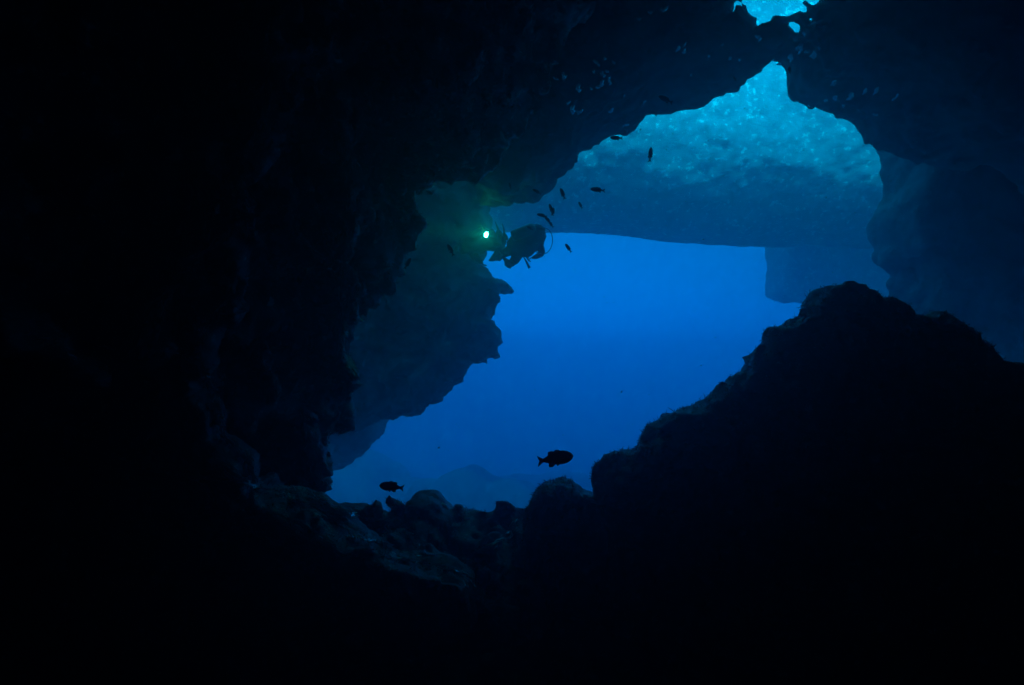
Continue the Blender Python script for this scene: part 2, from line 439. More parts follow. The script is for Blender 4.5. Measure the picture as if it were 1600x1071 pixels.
def ground_mesh(name, x0, x1, y0, y1, st, zf, mat):
    xs = np.arange(x0, x1 + st, st); ys = np.arange(y0, y1 + st, st)
    X, Y = np.meshgrid(xs, ys, indexing='ij')
    Zv = zf(X, Y); nx, ny = X.shape
    V = np.stack([X.ravel(), Y.ravel(), Zv.ravel()], 1)
    I = np.arange(nx * ny).reshape(nx, ny)
    Q = np.stack([I[:-1, :-1].ravel(), I[1:, :-1].ravel(), I[1:, 1:].ravel(), I[:-1, 1:].ravel()], 1)
    return np_mesh(name, V, Q, mat)
sea = ground_mesh('seabed', -33, 43, 7, 61, .8, lambda X, Y: -17 + rocknoise(X, Y, 0 * X, [(14, 1.2, False), (5, .5, False), (2, .2, False)], 61.0)
                  , M_sand)
tag(sea, kind='structure')
DEEP_OCT = [(4, .45, False), (1.8, .3, True), (.9, .15, False)]
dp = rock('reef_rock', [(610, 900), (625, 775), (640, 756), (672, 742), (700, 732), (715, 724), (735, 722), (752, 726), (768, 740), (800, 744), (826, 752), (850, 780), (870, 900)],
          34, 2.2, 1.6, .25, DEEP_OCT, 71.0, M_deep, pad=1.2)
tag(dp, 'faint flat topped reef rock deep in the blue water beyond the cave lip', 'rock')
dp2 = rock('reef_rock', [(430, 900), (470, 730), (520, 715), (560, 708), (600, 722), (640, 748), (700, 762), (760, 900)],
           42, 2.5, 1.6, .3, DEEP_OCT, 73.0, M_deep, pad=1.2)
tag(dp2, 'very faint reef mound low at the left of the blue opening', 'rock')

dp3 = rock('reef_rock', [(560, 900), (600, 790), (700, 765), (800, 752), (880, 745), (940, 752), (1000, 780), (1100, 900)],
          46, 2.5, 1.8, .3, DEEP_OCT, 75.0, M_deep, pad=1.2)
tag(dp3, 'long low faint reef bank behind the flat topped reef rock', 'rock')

# ------------------------------------------------------------------ trapped air pockets shining under the ceiling
M_air = plain('air_surface', (.85, .9, .95), rough=.08, metal=1.0, noise=3)
dgv = None
from mathutils.bvhtree import BVHTree
bpy.context.view_layer.update()
def bvh_of(o):
    me = o.data
    v = np.empty(3 * len(me.vertices), np.float32); me.vertices.foreach_get('co', v)
    return BVHTree.FromPolygons([tuple(p) for p in v.reshape(-1, 3)], [tuple(p.vertices) for p in me.polygons])
bc = bvh_of(ceil)
def blob_mesh(rx, rz, seed):
    rnd = random.Random(seed); bm = bmesh.new(); bmesh.ops.create_icosphere(bm, subdivisions=3, radius=1)
    ph = [rnd.uniform(0, 6.28) for _ in range(4)]
    for v in bm.verts:
        a = math.atan2(v.co.y, v.co.x)
        k = 1 + .28 * math.sin(2 * a + ph[0]) + .2 * math.sin(3 * a + ph[1]) + .13 * math.sin(5 * a + ph[2])
        v.co.x *= rx * k; v.co.y *= rz * k; v.co.z *= min(rx, rz) * .38
    me = bpy.data.meshes.new('air_pocket'); bm.to_mesh(me); bm.free()
    me.polygons.foreach_set('use_smooth', [True] * len(me.polygons)); me.materials.append(M_air)
    return me
AIR = {
 ('among those left on the ceiling', 'air pockets on the left of the ceiling'):
  [(881,120,5),(903,139,6),(887,162,4),(893,173,7),(904,175,5),(930,97,4),(935,102,3),(941,117,5),(951,124,4),(940,131,5),(933,137,3),(923,139,3),(953,131,3),(948,112,3),(927,112,3),(955,173,4),(976,195,5),(958,98,3),(945,92,3),(868,124,4),(1006,160,3),(975,150,2)],
 ('along the dark middle ceiling', 'air pockets in the middle of the ceiling'):
  [(1036,16,6),(1016,20,3),(1060,76,4),(1069,80,4),(1070,70,3),(1141,91,3),(1129,70,2),(1184,57,4),(1188,61,3),(1108,88,2),(1080,117,2),(980,30,2),(1120,18,2),(998,30,3),(1155,94,2)],
 ('of those standing in for small holes beside the skylight', 'mirror blobs in place of small holes by the skylight'):
  [(1239,91,7),(1274,88,8),(1253,78,6),(1245,62,6),(1220,100,4),(1258,54,4),(1262,82,4),(1247,75,4),(1281,76,3),(1276,36,7),(1288,42,8),(1280,51,6)],  # mirror blobs added in place of small bright holes
 ('above the right arch shoulder', 'air pockets on the right of the ceiling'):
  [(1303,130,5),(1306,152,5),(1330,151,6),(1291,157,3),(1370,179,4),(1318,166,3),(1263,166,2)],
}
air_meshes = [blob_mesh(1, .6, i) for i in range(6)]
kk = 0
ORD = ['first', 'second', 'third', 'fourth', 'fifth', 'sixth', 'seventh', 'eighth', 'ninth', 'tenth', 'eleventh', 'twelfth', 'thirteenth', 'fourteenth', 'fifteenth',
       'sixteenth', 'seventeenth', 'eighteenth', 'nineteenth', 'twentieth', 'twenty first', 'twenty second', 'twenty third']
for (lab0, grp), L_ in AIR.items():
    xsort = sorted(p[0] for p in L_)
    for px, py, rp in L_:
        size = 'tiny' if rp < 4 else 'small' if rp < 6 else 'larger'
        lab = size + ' pale blue air pocket, ' + ORD[xsort.index(px)] + ' from the left ' + lab0
        kk += 1
        d = at(px, py, 1).normalized()
        hit = bc.ray_cast(Vector((0, 0, 0)), d)
        if hit[0] is None: continue
        p, nrm = hit[0], hit[1]
        if nrm.dot(d) > 0: nrm = -nrm
        rr = rp * p.y / F
        o = bpy.data.objects.new('air_pocket', air_meshes[kk % 6]); S.collection.objects.link(o)
    
        o.location = p - d * .01
        n2 = (nrm * .3 + Vector((random.uniform(-.12, .12), -.42, -1))).normalized()
        o.rotation_euler = (n2.to_track_quat('Z', 'X') @ Matrix.Rotation(random.uniform(-.5, .5), 3, 'Z').to_quaternion()).to_euler()
        rr *= 1.15; o.scale = (rr, rr * 1.5, rr)
        tag(o, lab, 'air pocket', grp)
d = at(1377, 144, 1).normalized(); hit = bc.ray_cast(Vector((0, 0, 0)), d)
if hit[0] is not None:
    for (px, py, sx_, lab) in ((1352, 143, 7, 'brightest round air pocket at the right under the ceiling'), (1370, 142, 9, 'thin streak shaped air pocket trailing right of the brightest one'),
                               (1402, 150, 9, 'dull wide air pocket at the right end of the ceiling row')):
        hit = bc.ray_cast(Vector((0, 0, 0)), at(px, py, 1).normalized())
        o = bpy.data.objects.new('air_pocket', air_meshes[px % 6]); S.collection.objects.link(o)
        o.location = hit[0]; rr = sx_ * hit[0].y / F; o.scale = (rr, rr * .8, rr)
        dd = (hit[0]).normalized(); o.location = hit[0] - dd * .01; n2 = Vector((0, -.45, -1)).normalized(); o.rotation_euler = n2.to_track_quat('Z', 'X').to_euler()
        tag(o, lab, 'air pocket')

# ------------------------------------------------------------------ fish
M_fish = plain('fish_skin', (.05, .035, .03), rough=.45, noise=60)
M_fin = plain('fish_fin', (.05, .035, .03), rough=.5, noise=60)
M_eye = plain('fish_eye', (.01, .01, .01), rough=.2, noise=5)
def fish_body(H, Wd, name='body', n=18, m=14):
    """unit length fish along +X, head at +0.5; H, Wd = max height and width"""
    V = []; Fc = []
    for i in range(n + 1):
        t = i / n                                    # 0 = nose .. 1 = tail root
        x = .5 - .82 * t
        prof = math.sin(math.pi * min(1, t ** .74)) ** .9 * (1 - .1 * t) + .26 * t ** 2 + .03
        h = H / 2 * prof; w = Wd / 2 * (prof * (1 - .35 * t))
        for j in range(m):
            a = 2 * math.pi * j / m
            V.append((x, w * math.cos(a), h * math.sin(a) * (1.05 if math.sin(a) > 0 else .95)))
    for i in range(n):
        for j in range(m):
            Fc.append((i * m + j, i * m + (j + 1) % m, (i + 1) * m + (j + 1) % m, (i + 1) * m + j))
    Fc.append(tuple(range(m))[::-1]); Fc.append(tuple(n * m + j for j in range(m)))
    return V, Fc
def fin_mesh(pts, th=.008):
    n = len(pts)
    V = [(x, y - th, z) for x, y, z in pts] + [(x, y + th, z) for x, y, z in pts]
    Fc = [tuple(range(n)), tuple(range(2 * n - 1, n - 1, -1))] + [(i, i + n, (i + 1) % n + n, (i + 1) % n) for i in range(n)]
    return V, Fc
def make_fish(H, Wd):
    root = bpy.data.objects.new('fish', None); S.collection.objects.link(root); root.empty_display_size = .05
    link_mesh('body', *fish_body(H, Wd), M_fish, root, True)
    link_mesh('tail_fin', *fin_mesh([(-.29, 0, .03), (-.38, 0, .07), (-.5, 0, .15), (-.47, 0, .06), (-.44, 0, 0), (-.47, 0, -.06), (-.5, 0, -.15), (-.38, 0, -.07), (-.29, 0, -.03)]), M_fin, root)
    h = H / 2
    link_mesh('dorsal_fin', *fin_mesh([(.2, 0, h * .86), (.1, 0, h * 1.28), (.02, 0, h * 1.3), (-.03, 0, h * 1.1), (-.1, 0, h * 1.22), (-.19, 0, h * 1.1), (-.2, 0, h * .3), (0, 0, h * .6)], .006), M_fin, root)
    link_mesh('anal_fin', *fin_mesh([(-.02, 0, -h * .85), (-.1, 0, -h * 1.2), (-.2, 0, -h * 1.12), (-.2, 0, -h * .3), (-.1, 0, -h * .4)], .006), M_fin, root)
    link_mesh('pelvic_fin', *fin_mesh([(.14, .02, -h * .8), (.04, .03, -h * 1.22), (.02, .03, -h * .95), (.06, .02, -h * .8)], .006), M_fin, root)
    for s in (-1, 1):
        link_mesh('pectoral_fin', *fin_mesh([(.16, s * Wd * .42, -.02), (.04, s * Wd * .66, .01), (.02, s * Wd * .66, -.06), (.1, s * Wd * .42, -.06)], .006), M_fin, root)
        bm = bmesh.new(); bmesh.ops.create_icosphere(bm, subdivisions=2, radius=.028)
        me = bpy.data.meshes.new('eye'); bm.to_mesh(me); bm.free(); me.materials.append(M_eye)
        e = bpy.data.objects.new('eye', me); e.location = (.4, s * Wd * .27, h * .22); S.collection.objects.link(e); e.parent = root
    return root
def copy_tree(o, parent=None):
    c = o.copy(); S.collection.objects.link(c)
    if parent is not None: c.parent = parent
    for ch in list(o.children): copy_tree(ch, c)
    return c
deep = make_fish(.35, .2); slim = make_fish(.27, .16)
G = 'small dark fish swimming around the cave mouth'
# px, py, length px, heading in the picture (deg, 0 = right, 90 = up), Y, turn away from the picture plane, proto, label
FISH = [
 (868, 717, 58, 6, 2.2, 12, deep, 'largest black fish with a deep body swimming right above the middle boulder'),
 (612, 761, 37, 168, 3.0, 20, deep, 'black fish swimming left just above the cave lip near the left wall'),
 (934, 297, 24, 178, 6.0, 15, slim, 'long slim fish level in front of the speckled lower left of the arch'),
 (1016, 242, 20, 92, 6.2, 30, slim, 'lone fish hanging head up in front of the bright arch'),
 (963, 216, 21, 184, 6.2, 15, slim, 'fish on the rim where the dark ceiling meets the bright arch'),
 (1040, 156, 26, 165, 5.2, 20, slim, 'fish lying against the dark ceiling above the bright arch'),
 (839, 300, 15, 155, 6.5, 25, slim, 'small fish at the ceiling edge left of the school'),
 (879, 303, 17, 118, 6.5, 30, slim, 'thin steep fish between the school and the level slim fish'),
 (907, 321, 11, 130, 7.0, 40, slim, 'tiny lone fish right of the school above the water line'),
 (861, 327, 16, 112, 6.4, 20, slim, 'upper fish of the crossed pair above the diver hose'),
 (864, 331, 15, 80, 6.8, 30, slim, 'lower fish of the crossed pair above the diver hose'),
 (847, 337, 17, 170, 6.2, 15, slim, 'plump fish just above the silhouetted diver heading left'),
 (856, 344, 15, 138, 6.4, 20, slim, 'fish nose to tail behind the plump one above the diver'),
 (861, 351, 11, 135, 6.7, 35, slim, 'lowest little fish of the school next to the diver head'),
 (828, 357, 11, 160, 7.2, 30, slim, 'little fish touching the diver air tank outline'),
 (888, 388, 16, 130, 6.2, 25, slim, 'single fish in the open blue right of the diver hose loop'),
 (797, 291, 9, 110, 7.0, 40, slim, 'barely visible fish on the dark ceiling above the torch diver'),
 (704, 391, 19, 118, 6.2, 25, slim, 'fish in front of the dark outcrop left of the torch'),
 (637, 412, 20, 66, 5.8, 20, slim, 'fish beside the left cave edge below the torch beam'),
 (1148, 123, 12, 85, 6.5, 40, slim, 'small upright fish on the ceiling just left of the notch'),
 (1234, 110, 16, 70, 6.0, 30, slim, 'fish on the dark rock just right of the notch top'),
]
used = set()
for px, py, ln, hd, Y, turn, proto, lab in FISH:
    o = proto if proto.name not in used else copy_tree(proto)
    used.add(o.name)
    o.location = at(px, py, Y)
    L_ = ln / F * Y / math.cos(R(turn)); o.scale = (L_, L_, L_)
    flip = Matrix.Rotation(math.pi, 4, 'X') if 90 < hd < 270 else Matrix.Identity(4)
    # local X -> heading in the XZ plane, keep the back up
    M = Matrix.Rotation(-R(hd), 4, 'Y') @ flip @ Matrix.Rotation(R(turn), 4, 'Z')
    o.rotation_euler = M.to_euler()
    tag(o, lab, 'fish', G)

# ------------------------------------------------------------------ divers
M_suit = plain('neoprene', (.02, .022, .025), rough=.8, noise=40)
M_tank = plain('tank_paint', (.10, .10, .11), rough=.4, metal=.5, noise=20)
M_rub = plain('fin_rubber', (.02, .02, .022), rough=.5, noise=20)
M_glass = plain('mask_glass', (.03, .05, .06), rough=.1, noise=5)

def tube(name, pts, r, mat, parent, seg=8, closed=False):
    pts = [Vector(p) for p in pts]; n = len(pts); V = []; Fc = []
    up = Vector((0.3, 1, .2)).normalized()
    for i, p in enumerate(pts):
        a = pts[(i - 1) % n] if closed or i > 0 else p; b = pts[(i + 1) % n] if closed or i < n - 1 else p
        t = (b - a).normalized(); u = t.cross(up).normalized(); v = t.cross(u)
        rr = r[i] if isinstance(r, (list, tuple)) else r
        for k in range(seg):
            an = 2 * math.pi * k / seg; V.append(p + (u * math.cos(an) + v * math.sin(an)) * rr)
    m = n if closed else n - 1
    for i in range(m):
        for k in range(seg):
            Fc.append((i * seg + k, i * seg + (k + 1) % seg, ((i + 1) % n) * seg + (k + 1) % seg, ((i + 1) % n) * seg + k))
    if not closed:
        Fc.append(tuple(range(seg))[::-1]); Fc.append(tuple((n - 1) * seg + k for k in range(seg)))
    return link_mesh(name, V, Fc, mat, parent, True)

BULK = 1.6
def skin_body(name, joints, bones, root_i, mat, parent):
    me = bpy.data.meshes.new(name)
    me.from_pydata([tuple(j[0]) for j in joints], bones, [])
    o = bpy.data.objects.new(name, me); S.collection.objects.link(o)
    md = o.modifiers.new('skin', 'SKIN'); md.use_smooth_shade = True; md.branch_smoothing = .3
    sv = me.skin_vertices[0].data if me.skin_vertices else None
    if sv is None:
        bm = bmesh.new(); bm.from_mesh(me); bm.verts.layers.skin.verify(); bm.to_mesh(me); bm.free(); sv = me.skin_vertices[0].data
    for i, j in enumerate(joints):
        rr = j[1]; rr = tuple(q * (BULK if q > .03 else 1) for q in (rr if isinstance(rr, tuple) else (rr, rr))); sv[i].radius = rr if isinstance(rr, tuple) else (rr, rr); sv[i].use_root = (i == root_i)
    s2 = o.modifiers.new('sub', 'SUBSURF'); s2.levels = 2; s2.render_levels = 2
    bpy.context.view_layer.update()
    ev = o.evaluated_get(bpy.context.evaluated_depsgraph_get())
    nm = bpy.data.meshes.new_from_object(ev)
    o.modifiers.clear(); o.data = nm; nm.materials.clear(); nm.materials.append(mat)
    nm.polygons.foreach_set('use_smooth', [True] * len(nm.polygons))
    o.parent = parent
    return o

def fin_blade(name, ankle, tip, side, parent):
    """foot pocket plus a widening blade; side = unit vector across the blade"""
    a, b = Vector(ankle), Vector(tip); ax = (b - a); L_ = ax.length; ax.normalize(); s = Vector(side); s = (s - ax * s.dot(ax)).normalized(); n = ax.cross(s)
    rows = [(0, .07, .06), (.12, .075, .07), (.28, .08, .05), (.36, .10, .02), (.6, .13, .014), (.85, .145, .01), (1, .14, .007)]
    V = []; Fc = []
    for t, w, h in rows:
        c = a + ax * (t * L_) + n * (.05 * t * t)
        for (i, j) in ((-1, -1), (0, -1.2), (1, -1), (1, 1), (0, 1.2), (-1, 1)):
            V.append(c + s * (w * i) + n * (h * j))
    for r_ in range(len(rows) - 1):
        for k in range(6):
            Fc.append((r_ * 6 + k, r_ * 6 + (k + 1) % 6, (r_ + 1) * 6 + (k + 1) % 6, (r_ + 1) * 6 + k))
    Fc.append((5, 4, 3, 2, 1, 0)); Fc.append(tuple((len(rows) - 1) * 6 + k for k in range(6)))
    return link_mesh(name, V, Fc, M_rub, parent)

def tank(a, b, parent, r=.115):
    a, b = Vector(a), Vector(b); ax = (b - a).normalized(); L_ = (b - a).length
    pr = [(0, .03), (.01, .7), (.03, .95), (.08, 1), (.82, 1), (.9, .9), (.96, .6), (1, .3)]
    t = tube('air_tank', [a + ax * (L_ * p) for p, _ in pr], [r * q for _, q in pr], M_tank, parent, 20)
    tube('valve', [b - ax * .02, b + ax * .05, b + ax * .09], [.025, .03, .02], M_tank, t, 10)
    return t

def hand(joints, bones, wrist, i_wrist, direction, across, curl):
    """palm with four fingers and a thumb, slightly curled"""
    d = Vector(direction).normalized(); s = Vector(across); s = (s - d * s.dot(d)).normalized(); n = d.cross(s)
    w = Vector(wrist)
    joints.append((w + d * .05, (.03, .018))); pi = len(joints) - 1; bones.append((i_wrist, pi))
    for k, ln in zip((-1.5, -.5, .5, 1.5), (.065, .08, .085, .072)):
        p1 = w + d * .085 + s * (.02 * k); p2 = p1 + (d * math.cos(curl) + n * math.sin(curl)) * ln * .55; p3 = p2 + (d * math.cos(2 * curl) + n * math.sin(2 * curl)) * ln * .5
        b0 = len(joints)
        joints += [(p1, .0105), (p2, .009), (p3, .008)]; bones += [(pi, b0), (b0, b0 + 1), (b0 + 1, b0 + 2)]
    p1 = w + d * .04 + s * .045; p2 = p1 + (d * .6 + s * .5 + n * .5) * .045
    b0 = len(joints); joints += [(p1, .012), (p2, .009)]; bones += [(pi, b0), (b0, b0 + 1)]

def diver(Y, J, label, tankpts, fins, headdir, hands):
    """J: dict of joints as (px, py, dy)"""
    root = bpy.data.objects.new('person', None); S.collection.objects.link(root)
    base = at(J['pelvis'][0], J['pelvis'][1], Y); root.location = base
    g = lambda t: at(t[0], t[1], Y) + Vector((0, t[2], 0)) - base
    j = []; b = []; ix = {}
    def add(n, r, par=None):
        j.append((g(J[n]), r)); ix[n] = len(j) - 1
        if par is not None: b.append((ix[par], ix[n]))
    add('pelvis', (.15, .12)); add('waist', (.14, .11), 'pelvis'); add('chest', (.18, .13), 'waist'); add('neck', .062, 'chest')
    add('skull', (.098, .1), 'neck')
    top = g(J['skull']) + (g(J['skull']) - g(J['neck'])).normalized() * .09
    j.append((top, (.07, .075))); b.append((ix['skull'], len(j) - 1))
    for s in 'ab':
        add('sh' + s, .068, 'chest'); add('el' + s, .048, 'sh' + s); add('wr' + s, .033, 'el' + s)
        add('hip' + s, .095, 'pelvis'); add('kn' + s, .064, 'hip' + s); add('an' + s, .042, 'kn' + s)
    for s, (dr, ac, cu) in zip('ab', hands): hand(j, b, g(J['wr' + s]), ix['wr' + s], dr, ac, cu)
    skin_body('body', j, b, 0, M_suit, root)
    t0, t1 = g(tankpts[0]), g(tankpts[1]); tk = tank(t0, t1, root)
    # buoyancy jacket: a padded wing between tank and back
    c = (g(J['waist']) + g(J['chest'])) / 2; ax = (g(J['chest']) - g(J['pelvis'])).normalized()
    bk = ((t0 + t1) / 2 - c); bk = (bk - ax * bk.dot(ax)); bk.normalize(); sd_ = ax.cross(bk)
    bm = bmesh.new(); bmesh.ops.create_icosphere(bm, subdivisions=3, radius=1)
    for v in bm.verts:
        q = v.co; lump = 1 + .06 * math.sin(9 * q.x + 4 * q.z) + .05 * math.sin(11 * q.y)
        v.co = c + (ax * q.x * .44 + sd_ * q.y * .36 + bk * q.z * .22) * lump + bk * .06
    me = bpy.data.meshes.new('buoyancy_jacket'); bm.to_mesh(me); bm.free(); me.materials.append(M_suit)
    me.polygons.foreach_set('use_smooth', [True] * len(me.polygons))
    bj = bpy.data.objects.new('buoyancy_jacket', me); S.collection.objects.link(bj); bj.parent = root
    # mask with strap, regulator
    hc = g(J['skull']); hd = Vector(headdir).normalized(); up = (top - g(J['neck'])).normalized(); sr = hd.cross(up).normalized()
    mv = []
    for dd, k in ((.075, 1), (.115, .95), (.125, .8)):
        for i in range(10):
            a = 2 * math.pi * i / 10; mv.append(hc + hd * dd + sr * (.075 * k * math.cos(a)) + up * (.02 + .042 * k * math.sin(a)))
    mf = [(r_ * 10 + i, r_ * 10 + (i + 1) % 10, (r_ + 1) * 10 + (i + 1) % 10, (r_ + 1) * 10 + i) for r_ in range(2) for i in range(10)] + [tuple(range(20, 30)), tuple(range(9, -1, -1))]
    mk = link_mesh('mask', mv, mf, M_glass, root)
    tube('strap', [hc + hd * (.1 * math.cos(a)) + sr * (.104 * math.sin(a)) + up * .02 for a in [2 * math.pi * i / 20 for i in range(20)]], .009, M_rub, mk, 6, True)
    rg = tube('regulator', [hc + hd * .09 - up * .055, hc + hd * .14 - up * .06, hc + hd * .16 - up * .06], [.028, .038, .03], M_rub, root, 12)
    tube('hose', [hc + hd * .12 - up * .06 + sr * .04, hc + hd * .08 + sr * .18 - up * .06, hc + sr * .22 - up * .1 + bk * .05, t1 + sr * .06, t1], .012, M_rub, rg)
    for a_, t_, sd2 in fins: fin_blade('fin', g(a_), g(t_), sd2, root)
    root['label'] = label; root['category'] = 'diver'
    return root, g, base

YD = 12.2
d2, g2, b2 = diver(YD, dict(
    pelvis=(808, 390, .0), waist=(817, 384, .02), chest=(829, 375, .05), neck=(839, 365, .03), skull=(843, 358, .0),
    sha=(828, 364, .22), ela=(830, 390, .3), wra=(824, 397, .22),
    shb=(842, 384, -.12), elb=(847, 398, -.12), wrb=(836, 404, -.16),
    hipa=(804, 387, .1), kna=(788, 392, .32), ana=(781, 400, .1),
    hipb=(810, 397, -.1), knb=(803, 406, .24), anb=(796, 413, .05)),
    'silhouetted diver right of the torch seen from behind with tank and hose loop', ((800, 374, -.28), (836, 358, -.2)),
    [((781, 400, .1), (774, 407, -.55), (.6, .1, .8)), ((796, 413, .05), (793, 416, -.6), (.8, 0, -.5))],
    (.5, .8, -.1), [((.2, 0, -1), (0, 1, 0), .5), ((-1, 0, -.15), (0, 1, 0), .4)])
# hose loop on the right of the diver
for (cx, cy, rx, ry, dy, tw) in ((845, 380, 17, 20, -.25, 0),):
    pts = []
    for i in range(28):
        a = 2 * math.pi * i / 28
        pts.append(g2((cx + rx * math.cos(a + tw), cy + ry * math.sin(a), dy + .1 * math.sin(2 * a))))
    tube('hose', pts, .009, M_rub, d2, 6, True)
tube('gauge_hose', [g2((814, 398, -.15)), g2((819, 406, -.2)), g2((823, 413, -.2)), g2((827, 421, -.2))], [.012, .012, .022, .028], M_rub, d2)

d1, g1, b1 = diver(YD, dict(
    pelvis=(764, 378, .0), waist=(755, 381, -.05), chest=(742, 385, -.1), neck=(731, 388, -.18), skull=(724, 391, -.24),
    sha=(740, 378, -.3), ela=(750, 378, -.52), wra=(759, 370, -.7),
    shb=(738, 394, .02), elb=(745, 405, -.1), wrb=(752, 412, -.25),
    hipa=(766, 374, -.1), kna=(777, 382, .2), ana=(780, 362, .35),
    hipb=(767, 381, .1), knb=(781, 384, .38), anb=(788, 366, .5)),
    'diver swimming left and shining a green white torch in front of the outcrop', ((768, 369, .05), (735, 376, -.08)),
    [((780, 364, .35), (778, 343, .4), (.15, 1, 0)), ((788, 368, .5), (789, 345, .55), (.12, 1, 0))],
    (-.9, -.3, -.1), [((-.6, -.3, .8), (0, 1, 0), .9), ((.6, -.3, -.7), (0, 1, 0), .4)])

# the torch, a thing of its own in the diver's hand
tp = at(760, 367, YD - .82); tdir = Vector((-.72, -.66, .06)).normalized()
tr = bpy.data.objects.new('dive_torch', None); S.collection.objects.link(tr); tr.location = tp
tag(tr, 'lit dive torch with a green white glare held by the left diver', 'torch')
tube('torch_body', [-tdir * .2, -tdir * .06, -tdir * .05, Vector((0, 0, 0))], [.028, .03, .052, .058], M_rub, tr, 16)
M_len = plain('torch_lens', (1, 1, 1), emit=(.035, 1, .5), es=36)
tube('lens', [Vector((0, 0, 0)), tdir * .012, tdir * .022], [.056, .05, .012], M_len, tr, 16)
sl = bpy.data.lights.new('torch_beam', 'SPOT'); sl.energy = 130; sl.color = (.01, 1, .5); sl.spot_size = R(32); sl.spot_blend = 1; sl.shadow_soft_size = .05
slo = bpy.data.objects.new('torch_beam', sl); S.collection.objects.link(slo); slo.parent = tr; slo.location = tdir * .06
slo.rotation_euler = (-(Vector((-.95, -.3, .02)))).to_track_quat('Z', 'Y').to_euler()

# ------------------------------------------------------------------ algae turf on the near rocks
M_alg = plain('algae', (.07, .075, .06), rough=.8, noise=10)
def add_translucency(m, c, f):
    t = m.node_tree; N = t.nodes; tr_ = N.new('ShaderNodeBsdfTranslucent'); tr_.inputs[0].default_value = (*c, 1)
    mi = N.new('ShaderNodeMixShader'); mi.inputs[0].default_value = f
    t.links.new(N['Principled BSDF'].outputs[0], mi.inputs[1]); t.links.new(tr_.outputs[0], mi.inputs[2]); t.links.new(mi.outputs[0], N['Material Output'].inputs[0])
add_translucency(M_alg, (.12, .125, .11), .35)
def turf(srcs, n, seed):
    rg = np.random.default_rng(seed); VV = []; QQ = []; off = 0
    for o, share in srcs:
        me = o.data; nv = len(me.vertices); v = np.empty(3 * nv, np.float32); me.vertices.foreach_get('co', v); v = v.reshape(-1, 3)
        nf = len(me.polygons); q = np.empty(nf * 4, np.int32); me.loops.foreach_get('vertex_index', q); q = q.reshape(-1, 4)
        c = v[q].mean(1); nr = np.cross(v[q[:, 2]] - v[q[:, 0]], v[q[:, 3]] - v[q[:, 1]]); ar = np.linalg.norm(nr, axis=1) + 1e-9; nr /= ar[:, None]
        ok = (c[:, 1] > 2.6) & (c[:, 1] < 6.7) & (np.abs(c[:, 0]) < .95 * c[:, 1]) & (np.abs(c[:, 2]) < .66 * c[:, 1])
        patch = vnoise(c[:, 0] / .35, c[:, 1] / .35, c[:, 2] / .35) > -.15
        w = ar * ok * patch; w /= w.sum()
        k = int(n * share); f = rg.choice(nf, k, p=w)
        uv = rg.random((k, 2)); P = v[q[f, 0]] * ((1 - uv[:, :1]) * (1 - uv[:, 1:])) + v[q[f, 1]] * (uv[:, :1] * (1 - uv[:, 1:])) + v[q[f, 2]] * (uv[:, :1] * uv[:, 1:]) + v[q[f, 3]] * ((1 - uv[:, :1]) * uv[:, 1:])
        D = nr[f] + rg.normal(0, .55, (k, 3)); D /= np.linalg.norm(D, axis=1)[:, None]
        ln = (.012 + .03 * rg.random(k) ** 2.5) ; ln = np.where(rg.random(k) < .02, ln * 2.2, ln)
        Wv = np.cross(D, rg.normal(0, 1, (k, 3))); Wv /= np.linalg.norm(Wv, axis=1)[:, None]
        w0 = (.0022 + .0022 * rg.random(k))[:, None]
        P0 = P - D * .004; P1 = P + D * (ln * .55)[:, None] + rg.normal(0, .004, (k, 3)); P2 = P + D * ln[:, None] + rg.normal(0, .008, (k, 3))
        A = np.stack([P0 - Wv * w0, P0 + Wv * w0, P1 + Wv * w0 * .8, P1 - Wv * w0 * .8, P2 + Wv * w0 * .25, P2 - Wv * w0 * .25], 1)
        VV.append(A.reshape(-1, 3)); b = off + np.arange(k)[:, None] * 6
        QQ += [b + np.array([[0, 1, 2, 3]]), b + np.array([[3, 2, 4, 5]])]; off += 6 * k
    return np_mesh('algae_turf', np.concatenate(VV), np.concatenate(QQ), M_alg, False)
tf = turf([(cave, .5), (mound, .28), (bo, .05), (bo2, .03), (bo3, .07), (ledge, .07)], 60000, 5)
tag(tf, 'short fuzzy algae turf coating the dark rocks of the cave mouth', 'algae', kind='stuff')

